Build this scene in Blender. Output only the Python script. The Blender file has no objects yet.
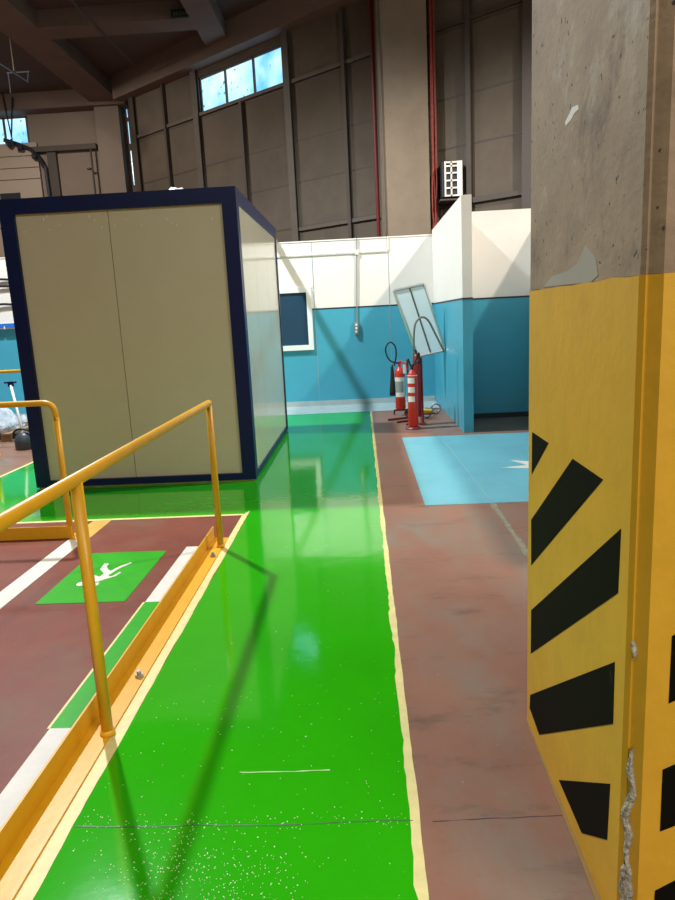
import bpy, bmesh, math, random
from mathutils import Vector, Matrix, noise
random.seed(4)
D = bpy.data; SC = bpy.context.scene; COL = SC.collection

# ------------------------------------------------------------ camera
cam = D.objects.new('camera', D.cameras.new('camera')); COL.objects.link(cam)
SC.camera = cam
cam.data.sensor_fit = 'VERTICAL'; cam.data.sensor_height = 24.0; cam.data.lens = 18.027
cam.data.clip_start = 0.05; cam.data.clip_end = 200
RX = (0.99829092, -0.04121832, -0.04142812)
RY = (0.03269092, -0.1937384, 0.98050841)
RZ = (-0.04844112, -0.98018696, -0.19205982)
cam.matrix_world = Matrix(((RX[0], -RX[1], -RX[2], 0.0), (RY[0], -RY[1], -RY[2], 0.0), (RZ[0], -RZ[1], -RZ[2], 1.55), (0, 0, 0, 1)))

# ------------------------------------------------------------ light and exposure
SC.view_settings.view_transform = 'Standard'; SC.view_settings.look = 'None'
SC.view_settings.exposure = 0.0; SC.view_settings.gamma = 1.0; SC.view_settings.use_curve_mapping = False
W = D.worlds.new('world'); SC.world = W; W.use_nodes = True
W.node_tree.nodes['Background'].inputs[0].default_value = (0.55, 0.75, 1.0, 1); W.node_tree.nodes['Background'].inputs[1].default_value = 0.3

def lamp(name, loc, power, col, rad, aim=(0, 0, -1), cone=160, blend=0.5):
    l = D.lights.new(name, 'SPOT'); l.energy = power; l.color = col; l.shadow_soft_size = rad
    l.spot_size = math.radians(cone); l.spot_blend = blend
    o = D.objects.new(name, l); o.location = loc; COL.objects.link(o)
    o.rotation_euler = Vector(aim).to_track_quat('-Z', 'Y').to_euler(); return o
def area(name, loc, rot, sx, sy, power, col):
    l = D.lights.new(name, 'AREA'); l.shape = 'RECTANGLE'; l.size = sx; l.size_y = sy; l.energy = power; l.color = col
    o = D.objects.new(name, l); o.location = loc; o.rotation_euler = rot; COL.objects.link(o); return o
lamp('hall_lamp_left', (-4.3, 8.7, 8.5), 4600, (0.87, 0.94, 1.0), 0.16)
lamp('hall_lamp_right', (6.0, 7.6, 8.5), 3400, (1.0, 0.88, 0.74), 0.16, aim=(-0.45, 0.35, -1), cone=98, blend=0.5)
lamp('fill_spot_far', (-9.5, 14.5, 8.4), 1300, (1.0, 0.92, 0.82), 0.2, aim=(0.1, 0.3, -1), cone=165, blend=0.5)  # added fill spot, lifts the far left wall and corner column
area('fill_area_rear', (-1.0, -4.0, 8.4), (0, 0, 0), 9.0, 3.0, 640, (1.0, 0.96, 0.90))  # added soft fill behind the camera, no actual roof opening there
area('fill_area_right', (7.0, -5.0, 7.0), (math.radians(35), 0, math.radians(45)), 4.0, 4.0, 700, (1.0, 0.94, 0.86))  # added fill from right rear, brightens the pillar's front face

# ------------------------------------------------------------ materials
MATS = {}
def mat(name, col, rough=0.6, metal=0.0, var=0.0, vscale=4.0, bump=0.0, bscale=30.0, coat=0.0, spec=0.5, col2=None, stretch=(1, 1, 1), emit=None, es=0.0, trans=0.0):
    m = D.materials.new(name); m.use_nodes = True; nt = m.node_tree; b = nt.nodes['Principled BSDF']
    b.inputs['Roughness'].default_value = rough; b.inputs['Metallic'].default_value = metal
    b.inputs['Specular IOR Level'].default_value = spec
    b.inputs['Coat Weight'].default_value = coat; b.inputs['Coat Roughness'].default_value = 0.06
    b.inputs['Transmission Weight'].default_value = trans
    b.inputs['Base Color'].default_value = (*col, 1)
    tc = nt.nodes.new('ShaderNodeTexCoord'); mp = nt.nodes.new('ShaderNodeMapping'); mp.inputs['Scale'].default_value = stretch
    nt.links.new(tc.outputs['Object'], mp.inputs['Vector'])
    if var or col2:
        n = nt.nodes.new('ShaderNodeTexNoise'); n.inputs['Scale'].default_value = vscale; n.inputs['Detail'].default_value = 7; n.inputs['Roughness'].default_value = 0.65
        nt.links.new(mp.outputs[0], n.inputs['Vector'])
        r = nt.nodes.new('ShaderNodeValToRGB'); r.color_ramp.elements[0].position = 0.3; r.color_ramp.elements[1].position = 0.7
        c2 = col2 if col2 else tuple(c * (1 - var) for c in col)
        r.color_ramp.elements[0].color = (*c2, 1); r.color_ramp.elements[1].color = (*col, 1)
        nt.links.new(n.outputs[0], r.inputs[0]); nt.links.new(r.outputs[0], b.inputs['Base Color'])
        m['ramp'] = r.name
    if bump:
        n = nt.nodes.new('ShaderNodeTexNoise'); n.inputs['Scale'].default_value = bscale; n.inputs['Detail'].default_value = 5
        nt.links.new(mp.outputs[0], n.inputs['Vector'])
        bp = nt.nodes.new('ShaderNodeBump'); bp.inputs['Strength'].default_value = bump; bp.inputs['Distance'].default_value = 0.02
        nt.links.new(n.outputs[0], bp.inputs['Height']); nt.links.new(bp.outputs[0], b.inputs['Normal'])
    if emit:
        b.inputs['Emission Color'].default_value = (*emit, 1); b.inputs['Emission Strength'].default_value = es
    MATS[name] = m; return m
def base_socket(m):
    nt = m.node_tree; b = nt.nodes['Principled BSDF']; s = b.inputs['Base Color']
    if s.links: return nt, b, s.links[0].from_socket
    c = nt.nodes.new('ShaderNodeRGB'); c.outputs[0].default_value = s.default_value; return nt, b, c.outputs[0]
def speckle(m, col, scale, lo, hi, stretch=(1, 1, 1), detail=6, rough=None, off=(0, 0, 0)):
    """adds worn marks of another colour where a noise is high"""
    nt, b, src = base_socket(m)
    tc = nt.nodes.new('ShaderNodeTexCoord'); mp = nt.nodes.new('ShaderNodeMapping'); mp.inputs['Scale'].default_value = stretch; mp.inputs['Location'].default_value = off
    nt.links.new(tc.outputs['Object'], mp.inputs['Vector'])
    n = nt.nodes.new('ShaderNodeTexNoise'); n.inputs['Scale'].default_value = scale; n.inputs['Detail'].default_value = detail; n.inputs['Roughness'].default_value = 0.7
    nt.links.new(mp.outputs[0], n.inputs['Vector'])
    r = nt.nodes.new('ShaderNodeMapRange'); r.inputs['From Min'].default_value = lo; r.inputs['From Max'].default_value = hi
    nt.links.new(n.outputs[0], r.inputs['Value'])
    mx = nt.nodes.new('ShaderNodeMix'); mx.data_type = 'RGBA'
    nt.links.new(r.outputs[0], mx.inputs[0]); nt.links.new(src, mx.inputs[6]); mx.inputs[7].default_value = (*col, 1)
    nt.links.new(mx.outputs[2], b.inputs['Base Color'])
    if rough is not None:
        rr = nt.nodes.new('ShaderNodeMix'); rr.data_type = 'FLOAT'; nt.links.new(r.outputs[0], rr.inputs[0])
        rr.inputs[2].default_value = b.inputs['Roughness'].default_value; rr.inputs[3].default_value = rough
        nt.links.new(rr.outputs[0], b.inputs['Roughness'])
    return m

M = MATS
mat('maroon_floor', (0.225, 0.066, 0.044), 0.42, col2=(0.155, 0.040, 0.028), vscale=1.3, spec=0.15, bump=0.05, bscale=60)
mat('brown_floor', (0.275, 0.140, 0.092), 0.42, spec=0.25, col2=(0.21, 0.098, 0.066), vscale=1.1, bump=0.06, bscale=50)
mat('green_floor', (0.025, 0.40, 0.003), 0.08, var=0.12, vscale=1.5, bump=0.05, bscale=5, spec=0.85)
mat('green_paint', (0.022, 0.38, 0.006), 0.4, spec=0.2, var=0.15, vscale=8)
mat('pale_yellow', (0.78, 0.68, 0.28), 0.5, var=0.2, vscale=15)
mat('white_paint', (0.72, 0.68, 0.60), 0.5, var=0.15, vscale=9)
mat('amber_paint', (0.70, 0.42, 0.06), 0.5, var=0.3, vscale=10)
mat('blue_floor', (0.15, 0.44, 0.52), 0.4, var=0.18, vscale=2)
mat('pale_floor', (0.42, 0.52, 0.52), 0.4, var=0.25, vscale=5)
mat('shaded_grey_floor', (0.15, 0.14, 0.115), 0.6, var=0.3, vscale=4)
mat('yellow_steel', (0.76, 0.39, 0.012), 0.38, var=0.12, vscale=12, bump=0.03, bscale=40)
mat('yellow_pillar', (0.70, 0.39, 0.022), 0.55, var=0.14, vscale=5, bump=0.12, bscale=18)
mat('black_paint', (0.005, 0.005, 0.003), 0.7, spec=0.06)
mat('concrete', (0.36, 0.268, 0.172), 0.85, col2=(0.23, 0.165, 0.105), vscale=3.2, bump=0.12, bscale=40, stretch=(1, 1, 1.3))
mat('column_concrete', (0.26, 0.205, 0.145), 0.85, var=0.25, vscale=1.5, bump=0.2, bscale=12)
mat('dark_panel', (0.140, 0.110, 0.078), 0.8, var=0.35, vscale=0.9, bump=0.1)
mat('beige_wall', (0.30, 0.24, 0.19), 0.8, var=0.12, vscale=1.0)
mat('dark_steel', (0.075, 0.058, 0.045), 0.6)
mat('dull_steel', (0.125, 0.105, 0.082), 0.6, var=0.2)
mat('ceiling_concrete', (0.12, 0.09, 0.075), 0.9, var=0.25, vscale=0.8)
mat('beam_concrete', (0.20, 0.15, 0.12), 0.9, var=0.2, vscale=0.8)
mat('wall_white', (0.80, 0.76, 0.70), 0.55, var=0.05, vscale=2)
mat('wall_blue', (0.06, 0.36, 0.49), 0.42, var=0.1, vscale=1.5)
mat('black_line', (0.015, 0.02, 0.03), 0.5)
mat('navy', (0.003, 0.012, 0.075), 0.4, spec=0.3, var=0.2, vscale=5)
mat('cream_panel', (0.58, 0.53, 0.37), 0.28, var=0.04, vscale=3)
mat('gloss_panel', (0.50, 0.48, 0.36), 0.11, var=0.06, vscale=3, coat=0.0)
mat('seam', (0.10, 0.09, 0.06), 0.6)
mat('red_paint', (0.60, 0.035, 0.02), 0.3)
mat('dark_red', (0.16, 0.012, 0.014), 0.4)
mat('orange_cable', (0.34, 0.05, 0.015), 0.6, col2=(0.14, 0.012, 0.012), vscale=20)
mat('dark_red_gloss', (0.33, 0.018, 0.014), 0.3)
mat('black_rubber', (0.012, 0.012, 0.014), 0.5)
mat('grey_hose', (0.16, 0.17, 0.15), 0.4)
mat('label_white', (0.78, 0.76, 0.70), 0.5)
mat('label_grey', (0.28, 0.34, 0.32), 0.5)
mat('aluminium', (0.62, 0.62, 0.60), 0.35, 0.7)
mat('pane_reflection_tint', (0.78, 0.93, 0.97), 0.12, 0.0, spec=0.6)  # blue-white reflection put into the panes' base colour
mat('window_dark', (0.02, 0.055, 0.10), 0.12)
mat('white_plastic', (0.80, 0.80, 0.78), 0.35)
mat('grey_plastic', (0.05, 0.065, 0.085), 0.4)
mat('galvanised', (0.35, 0.36, 0.36), 0.4, 0.6)
mat('wood', (0.35, 0.22, 0.12), 0.8, var=0.4, stretch=(1, 8, 8))
mat('carton', (0.36, 0.40, 0.44), 0.6)
mat('wrap', (0.62, 0.66, 0.70), 0.12, bump=1.0, bscale=9, col2=(0.30, 0.34, 0.40), vscale=9)
mat('plaster', (0.52, 0.48, 0.38), 0.9, col2=(0.20, 0.19, 0.15), vscale=30, bump=0.8, bscale=60)
mat('sign_green', (0.01, 0.03, 0.018), 0.4)
mat('sign_mark', (0.10, 0.14, 0.11), 0.5)
mat('yellow_tag', (0.75, 0.5, 0.03), 0.5)
mat('seal', (0.03, 0.12, 0.015), 0.5)
mat('crack_paint', (0.62, 0.72, 0.42), 0.6)
speckle(M['maroon_floor'], (0.17, 0.10, 0.065), 0.9, 0.50, 0.75, rough=0.5, off=(3, 1, 0))
speckle(M['maroon_floor'], (0.50, 0.38, 0.30), 26, 0.70, 0.76, detail=3)
speckle(M['brown_floor'], (0.20, 0.165, 0.125), 1.3, 0.46, 0.70, rough=0.5, off=(3, 1, 0), stretch=(1.4, .7, 1))
speckle(M['brown_floor'], (0.085, 0.062, 0.045), 2.6, 0.56, 0.76, off=(1, 4, 0), stretch=(.6, 1.6, 1), detail=9)
speckle(M['brown_floor'], (0.45, 0.36, 0.28), 24, 0.71, 0.77, detail=3)
speckle(M['green_floor'], (0.55, 0.72, 0.42), 42, 0.715, 0.74, detail=3, rough=0.5)
speckle(M['blue_floor'], (0.20, 0.32, 0.30), 2.5, 0.60, 0.8, off=(2, 5, 0))
speckle(M['concrete'], (0.055, 0.042, 0.032), 34, 0.67, 0.71, detail=2, stretch=(1, 1, 1.2))
speckle(M['concrete'], (0.42, 0.38, 0.31), 3.5, 0.55, 0.72, detail=8, stretch=(1, 1, 0.9), off=(1, 2, 7))
speckle(M['concrete'], (0.12, 0.08, 0.05), 4.5, 0.55, 0.75, detail=9, stretch=(1, 1, 0.8), off=(5, 2, 1))
speckle(M['yellow_pillar'], (0.58, 0.31, 0.02), 3.0, 0.6, 0.75, detail=8)
speckle(M['black_paint'], (0.13, 0.115, 0.06), 7, 0.64, 0.82, detail=9, stretch=(1, 1, 0.5))
speckle(M['wall_white'], (0.60, 0.57, 0.50), 6, 0.66, 0.74)
speckle(M['dark_panel'], (0.07, 0.055, 0.04), 1.6, 0.62, 0.8, stretch=(1, 1, 0.4))
speckle(M['green_paint'], (0.35, 0.5, 0.25), 60, 0.72, 0.76, detail=2)

def window_mat(name):
    m = D.materials.new(name); m.use_nodes = True; nt = m.node_tree; b = nt.nodes['Principled BSDF']
    tc = nt.nodes.new('ShaderNodeTexCoord')
    n = nt.nodes.new('ShaderNodeTexNoise'); n.inputs['Scale'].default_value = 1.1; n.inputs['Detail'].default_value = 4; nt.links.new(tc.outputs['Object'], n.inputs[0])
    r = nt.nodes.new('ShaderNodeValToRGB'); e = r.color_ramp.elements
    e[0].position = 0.35; e[0].color = (0.12, 0.47, 0.95, 1); e[1].position = 0.68; e[1].color = (0.62, 0.93, 1.0, 1)
    nt.links.new(n.outputs[0], r.inputs[0])
    s = nt.nodes.new('ShaderNodeTexNoise'); s.inputs['Scale'].default_value = 7; s.inputs['Detail'].default_value = 6; nt.links.new(tc.outputs['Object'], s.inputs[0])
    q = nt.nodes.new('ShaderNodeMapRange'); q.inputs['From Min'].default_value = 0.64; q.inputs['From Max'].default_value = 0.70; nt.links.new(s.outputs[0], q.inputs[0])
    mx = nt.nodes.new('ShaderNodeMix'); mx.data_type = 'RGBA'; nt.links.new(q.outputs[0], mx.inputs[0]); nt.links.new(r.outputs[0], mx.inputs[6]); mx.inputs[7].default_value = (0.10, 0.25, 0.40, 1)
    b.inputs['Base Color'].default_value = (0.02, 0.03, 0.04, 1); b.inputs['Roughness'].default_value = 0.2
    nt.links.new(mx.outputs[2], b.inputs['Emission Color']); b.inputs['Emission Strength'].default_value = 1.5
    MATS[name] = m
window_mat('sky_pane')

# ------------------------------------------------------------ helpers
def link(name, bm, m, parent=None, bevel=0.0, smooth=False, loc=None, rot=None):
    if bevel:
        bmesh.ops.bevel(bm, geom=[e for e in bm.edges if len(e.link_faces) == 2 and e.calc_face_angle(0) > 0.5], offset=bevel, segments=2, affect='EDGES', profile=0.6)
    bmesh.ops.recalc_face_normals(bm, faces=bm.faces)
    me = D.meshes.new(name); bm.to_mesh(me); bm.free()
    me.materials.append(M[m] if isinstance(m, str) else m)
    if smooth:
        for p in me.polygons: p.use_smooth = True
    o = D.objects.new(name, me); COL.objects.link(o)
    if parent: o.parent = parent
    if loc: o.location = loc
    if rot: o.rotation_euler = rot
    return o
def thing(name, loc=(0, 0, 0), rz=0.0, label=None, cat=None, group=None, kind=None, parent=None):
    o = D.objects.new(name, None); COL.objects.link(o); o.location = loc; o.rotation_euler = (0, 0, rz); o.empty_display_size = 0.1
    if parent: o.parent = parent
    return tag(o, label, cat, group, kind)
def tag(o, label=None, cat=None, group=None, kind=None):
    if label: o['label'] = label
    if cat: o['category'] = cat
    if group: o['group'] = group
    if kind: o['kind'] = kind
    return o
def struct(o, label=None): o['kind'] = 'structure'; return tag(o, label)
def box(bm, x0, x1, y0, y1, z0, z1):
    v = [bm.verts.new((x, y, z)) for x in (x0, x1) for y in (y0, y1) for z in (z0, z1)]
    for f in ((0, 1, 3, 2), (4, 6, 7, 5), (0, 4, 5, 1), (2, 3, 7, 6), (0, 2, 6, 4), (1, 5, 7, 3)): bm.faces.new([v[i] for i in f])
    return bm
def B(*a): return box(bmesh.new(), *a)
def tube(bm, pts, r, seg=14, cap=True, radii=None):
    pts = [Vector(p) for p in pts]; rings = []
    up = None
    for i, p in enumerate(pts):
        t = (pts[min(i + 1, len(pts) - 1)] - pts[max(i - 1, 0)]).normalized()
        if up is None:
            up = Vector((0, 0, 1)) if abs(t.z) < 0.9 else Vector((1, 0, 0))
        a = (up - t * up.dot(t)).normalized(); b = t.cross(a); up = a
        rr = radii[i] if radii else r
        rings.append([bm.verts.new(p + (a * math.cos(2 * math.pi * k / seg) + b * math.sin(2 * math.pi * k / seg)) * rr) for k in range(seg)])
    for A, C in zip(rings, rings[1:]):
        for k in range(seg): bm.faces.new((A[k], A[(k + 1) % seg], C[(k + 1) % seg], C[k]))
    if cap: bm.faces.new(rings[0][::-1]); bm.faces.new(rings[-1])
    return bm
def rod(a, b, r, seg=14): return tube(bmesh.new(), [a, b], r, seg)
def arc_path(pts, rad, n=7):
    """polyline with rounded corners"""
    pts = [Vector(p) for p in pts]; out = [pts[0]]
    for i in range(1, len(pts) - 1):
        a, b, c = pts[i - 1], pts[i], pts[i + 1]
        u = (a - b).normalized(); w = (c - b).normalized()
        p0 = b + u * rad; p2 = b + w * rad
        for k in range(n + 1):
            t = k / n; out.append(p0 * (1 - t) ** 2 + b * 2 * t * (1 - t) + p2 * t * t)
    out.append(pts[-1]); return out
def smooth_path(pts, n=8):
    pts = [Vector(p) for p in pts]; out = []
    for i in range(len(pts) - 1):
        p0, p1, p2, p3 = pts[max(i - 1, 0)], pts[i], pts[i + 1], pts[min(i + 2, len(pts) - 1)]
        for k in range(n):
            t = k / n
            out.append(0.5 * ((2 * p1) + (p2 - p0) * t + (2 * p0 - 5 * p1 + 4 * p2 - p3) * t * t + (3 * p1 - p0 - 3 * p2 + p3) * t ** 3))
    out.append(pts[-1]); return out
def lathe(bm, prof, c=(0, 0, 0), seg=24):
    rings = []
    for r, z in prof:
        rings.append([bm.verts.new((c[0] + r * math.cos(2 * math.pi * k / seg), c[1] + r * math.sin(2 * math.pi * k / seg), c[2] + z)) for k in range(seg)])
    for A, C in zip(rings, rings[1:]):
        for k in range(seg): bm.faces.new((A[k], A[(k + 1) % seg], C[(k + 1) % seg], C[k]))
    bm.faces.new(rings[0][::-1]); bm.faces.new(rings[-1]); return bm
def prism(bm, poly, z0, z1, fn=lambda x, y, z: (x, y, z)):
    lo = [bm.verts.new(fn(x, y, z0)) for x, y in poly]; hi = [bm.verts.new(fn(x, y, z1)) for x, y in poly]
    bm.faces.new(lo[::-1]); bm.faces.new(hi)
    n = len(poly)
    for i in range(n): bm.faces.new((lo[i], lo[(i + 1) % n], hi[(i + 1) % n], hi[i]))
    return bm
def rect(x0, x1, y0, y1): return [(x0, y0), (x1, y0), (x1, y1), (x0, y1)]
def wavy(x0, y0, x1, y1, amp, step=0.04, seed=0):
    """points of an uneven hand-painted edge"""
    L = math.hypot(x1 - x0, y1 - y0); n = max(2, int(L / step)); nx, ny = (y1 - y0) / L, -(x1 - x0) / L; out = []
    for i in range(n + 1):
        t = i / n; k = noise.noise(Vector((t * L * 3.0, seed, 0))) + 0.6 * noise.noise(Vector((t * L * 14, seed + 9, 0)))
        out.append((x0 + (x1 - x0) * t + nx * k * amp, y0 + (y1 - y0) * t + ny * k * amp))
    return out

# ------------------------------------------------------------ far hall, one scale for everything beyond the partitions
K = 1.1
def kz(z): return 1.55 + K * (z - 1.55)
CEIL = 8.75
struct(link('floor', B(-16, 12, -9, 26, -0.2, 0.0), 'maroon_floor'))
struct(link('floor_worn_side', B(0.12, 10, -9, 11.12, 0.0, 0.0008), 'brown_floor'))
struct(link('floor_worn_left', B(-16, -4.07, 5.4, 11.12, 0.0, 0.0008), 'brown_floor'))
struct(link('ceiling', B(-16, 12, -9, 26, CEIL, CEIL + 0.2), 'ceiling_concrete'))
struct(link('wall_left', B(-16.2, -16, -9, 26, 0, CEIL), 'beige_wall'))
struct(link('wall_right', B(10.0, 10.2, -9, 14, 0, CEIL), 'beige_wall'))
struct(link('wall_rear', B(-16, 12, -9.2, -9, 0, CEIL), 'beige_wall'))

# diagonal outer wall: local x runs along the wall to the left and away, local y into the room
TH = math.radians(52)
wd = thing('wall_diagonal', (0.9 * K, 14 * K, 0), math.radians(142), kind='structure')
bm = bmesh.new()
s0, s1, sz0, sz1 = 2.92 * K, 5.80 * K, kz(6.49), kz(7.37)
box(bm, -12, s0, -0.3, 0, 0, CEIL); box(bm, s1, 8.6 * K, -0.3, 0, 0, CEIL)
box(bm, s0, s1, -0.3, 0, 0, sz0); box(bm, s0, s1, -0.3, 0, sz1, CEIL)
link('wall_panels', bm, 'dark_panel', wd)
joints = [2.6, 3.56, 4.5, 5.35, 6.45]
bm = bmesh.new()
for z in joints: box(bm, -10, 8.5 * K, 0.0, 0.006, kz(z) - 0.018, kz(z) + 0.018)
link('panel_joint', bm, 'dark_steel', wd)
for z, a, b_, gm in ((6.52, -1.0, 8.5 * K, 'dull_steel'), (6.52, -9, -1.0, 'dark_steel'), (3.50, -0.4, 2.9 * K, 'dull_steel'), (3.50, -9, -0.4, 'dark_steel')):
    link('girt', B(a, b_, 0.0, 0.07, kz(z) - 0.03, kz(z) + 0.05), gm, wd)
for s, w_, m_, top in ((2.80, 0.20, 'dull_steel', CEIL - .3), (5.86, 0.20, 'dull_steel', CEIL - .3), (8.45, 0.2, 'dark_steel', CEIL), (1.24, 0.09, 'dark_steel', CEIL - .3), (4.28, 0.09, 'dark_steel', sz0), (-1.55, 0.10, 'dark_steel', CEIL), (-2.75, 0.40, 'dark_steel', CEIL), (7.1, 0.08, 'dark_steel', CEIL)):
    c = s * K; bm = bmesh.new()
    box(bm, c - w_ / 2, c + w_ / 2, 0.10, 0.12, 0, top); box(bm, c - w_ / 2, c + w_ / 2, 0.0, 0.02, 0, top); box(bm, c - 0.012, c + 0.012, 0.02, 0.10, 0, top)
    link('steel_post', bm, m_, wd)
# strip window in the diagonal wall
win = thing('window_1', kind='structure', parent=wd)
wf = bmesh.new()
box(wf, s0, s1, -0.14, -0.04, sz0, sz0 + 0.07); box(wf, s0, s1, -0.14, -0.04, sz1 - 0.06, sz1)
mull = [s0 + 0.03] + [s0 + (s1 - s0) * f for f in (0.345, 0.675)] + [s1 - 0.03]
for c in mull: box(wf, c - 0.03, c + 0.03, -0.14, -0.04, sz0, sz1)
link('window_frame', wf, 'dull_steel', win)
for a, b_ in zip(mull, mull[1:]):
    link('window_pane', B(a + 0.03, b_ - 0.03, -0.10, -0.08, sz0 + 0.07, sz1 - 0.06), 'sky_pane', win)
struct(link('trim_1', B(-9, 8.9 * K, 0.0, 0.36, kz(7.52), CEIL), 'beam_concrete', None, loc=(0.9 * K, 14 * K, 0), rot=(0, 0, math.radians(142))))

# far left wall with a sectional door, high window and column
fy = 20.5 * K
wl = thing('wall_far', (0, fy, 0), kind='structure')
def fx(x): return x * K
bm = bmesh.new()
wx0, wx1, wz0, wz1 = fx(-11.4), fx(-9.27), kz(6.78), kz(7.63)
box(bm, -16, fx(-10.9) - .6, 0, 0.3, 0, CEIL); box(bm, wx1, -6.45 * K, 0, 0.3, 0, CEIL)
box(bm, fx(-10.9) - .6, wx1, 0, 0.3, 0, wz0); box(bm, fx(-10.9) - .6, wx1, 0, 0.3, wz1, CEIL)
link('wall_panels', bm, 'beige_wall', wl)
link('wall_panels', B(-6.45 * K, -4.5 * K, 0.0, 0.3, 0, CEIL), 'dark_panel', wl)
for a, b_ in ((5.6, 6.53), (6.72, 7.30), (7.42, 7.63)):
    w2 = link('slit_pane', B(-6.378 * K, -6.362 * K, -0.012, -0.002, kz(a), kz(b_)), 'sky_pane', wl)
win2 = thing('window_2', kind='structure', parent=wl)
wf = bmesh.new()
for c in (wx1 - 0.04, fx(-9.98), fx(-10.9)): box(wf, c - 0.035, c + 0.035, 0.02, 0.1, wz0, wz1)
box(wf, wx0, wx1, 0.02, 0.1, wz0, wz0 + 0.05); box(wf, wx0, wx1, 0.02, 0.1, wz1 - 0.05, wz1)
link('window_frame', wf, 'dull_steel', win2)
for a, b_ in ((fx(-9.98), wx1 - 0.04), (fx(-10.9), fx(-9.98)), (wx0, fx(-10.9))):
    link('window_pane', B(a + .03, b_ - .03, 0.05, 0.07, wz0 + 0.05, wz1 - 0.05), 'sky_pane', win2)
struct(link('trim_2', B(-16, -6.9, fy - 0.5, fy + .2, kz(7.66), CEIL), 'beam_concrete'))
door = thing('door_1', (0, fy - 0.12, 0), kind='structure')
pz = [0.02, 1.3, 2.5, 3.7, 4.9, kz(5.92) - .01, kz(6.22), kz(6.54), kz(6.9)]
for a, b_ in zip(pz, pz[1:]):
    link('door_panel', B(fx(-13.0), fx(-9.05), 0, 0.05, a + 0.01, b_ - 0.012), mat('door_white', (0.46, 0.38, 0.30), 0.6) if 'door_white' not in M else 'door_white', door)
link('door_pane', B(fx(-10.3), fx(-9.70), -0.02, -0.001, kz(5.30), kz(5.55)), 'black_line', door)
bm = tube(bmesh.new(), smooth_path([(fx(-9.85), -0.3, kz(6.93)), (fx(-9.45), -0.12, kz(6.80)), (fx(-9.1), -0.09, kz(6.60)), (fx(-8.88), -0.07, kz(6.2)), (fx(-8.82), -0.07, kz(5.6)), (fx(-8.82), -0.07, 0.1)], 6), 0.06, 8)
link('door_track', bm, 'black_line', door)
link('track_post', B(fx(-8.78), fx(-8.52), -0.02, 0.10, 0, kz(6.62)), 'dark_steel', door)
bm = bmesh.new()
for z, k in ((6.8, -9.45), (6.55, -9.08), (6.9, -9.75)): lathe(bm, [(0.05, -0.09), (0.09, -0.05), (0.09, 0.05), (0.05, 0.09)], (fx(k), -0.16, kz(z) - .08), 10)
link('track_roller', bm, 'black_line', door)
link('lintel', B(fx(-9.2), fx(-7.3), -0.12, 0.12, kz(6.60), kz(6.74)), 'dark_steel', door)

col1 = thing('concrete_column', (-6.85 * K, 20.2 * K, 0), 0, 'square concrete column standing in the far left corner beyond the cabin roof', 'column')
link('shaft', B(-0.39, 0.36, 0.0, 0.30, 0, kz(7.75)), 'beige_wall', col1, bevel=0.015)
pp = thing('wall_pipe', (-7.62 * K + .2, fy - .3, 0), 0, 'thin dark pipe with a valve running down beside the far left corner column', 'pipe')
link('pipe', rod((0, 0, 4.5), (0, 0, kz(6.6)), 0.03), 'dark_steel', pp)
link('valve', lathe(bmesh.new(), [(0.03, -0.03), (0.08, -0.02), (0.08, 0.02), (0.03, 0.03)], (-0.1, 0, kz(6.05)), 10), 'dark_steel', pp)

# beams on the ceiling
zb = kz(7.75)
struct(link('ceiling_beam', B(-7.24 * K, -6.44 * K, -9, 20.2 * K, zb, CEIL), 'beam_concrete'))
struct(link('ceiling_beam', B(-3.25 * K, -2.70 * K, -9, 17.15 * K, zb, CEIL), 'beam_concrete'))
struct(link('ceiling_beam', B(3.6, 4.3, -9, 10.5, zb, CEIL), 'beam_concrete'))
for y in (15.28, 10.2):
    struct(link('ceiling_rib', B(-6.44 * K, -3.25 * K, y * K, (y + 0.6) * K, zb, CEIL), 'beam_concrete'))
o = link('ceiling_cable', rod((-5.27 * K, 14.0 * K, zb - 0.02), (-5.17 * K, 17.6 * K, zb - 0.02), 0.025, 8), 'dark_steel'); tag(o, 'thin dark cable stretched under the ceiling rib between the two concrete beams', 'cable')
ho = thing('hoist_frame', (-7.3 * K, 16 * K, 0), 0, 'small dark hanging bracket frame with a chain at upper left under the ceiling', 'bracket')
bm = bmesh.new()
zz = kz(7.19); tube(bm, [(-0.28, 0, zz), (0.28, 0, zz)], 0.02, 8); tube(bm, [(-0.25, 0, zz), (-0.25, 0, zz - 0.45)], 0.016, 8); tube(bm, [(0.25, 0, zz), (0.20, 0, zz - 0.25)], 0.016, 8)
link('bracket', bm, 'black_line', ho)
link('tie_rod', rod((0.2, 0, zz - .22), (-1.6, -1.2, CEIL), 0.022, 8), 'black_line', ho)
link('hanger', rod((-0.1, 0, zz), (-0.1, 0, CEIL), 0.016, 8), 'dark_steel', ho)
ch = thing('door_chain', (fx(-9.55), fy - 0.6, 0), 0, 'dark loop of chain hanging in front of the far left high window', 'chain')
bm = tube(bmesh.new(), [(-0.12, 0, kz(8.3)), (0.02, 0, kz(6.95))], 0.022, 6); tube(bm, [(0.0, 0, kz(6.9)), (0.05, 0, kz(6.7))], 0.03, 6)
link('cord', bm, 'black_line', ch)
bm = bmesh.new(); n = 22
for i in range(n):
    t = i / n; x = 0.20 - 0.19 * t; z = kz(7.95 - 1.05 * t)
    tube(bm, [(x, 0, z + 0.025), (x, 0, z - 0.022)], 0.026, 6)
link('chain_links', bm, 'black_line', ch)
sg = thing('hanging_sign', (-3.43 * K, 15.2 * K, kz(7.81)), 0, 'small dark green sign hanging under the ceiling with faint unlit marks', 'sign')
link('panel', B(-0.20, 0.20, -0.02, 0.02, -0.085, 0.085), 'sign_green', sg)
for x in (-0.12, -0.06, 0.02, 0.08, 0.14): link('mark', B(x - 0.018, x + 0.018, -0.025, -0.02, -0.035, 0.03), 'sign_mark', sg)
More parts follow.
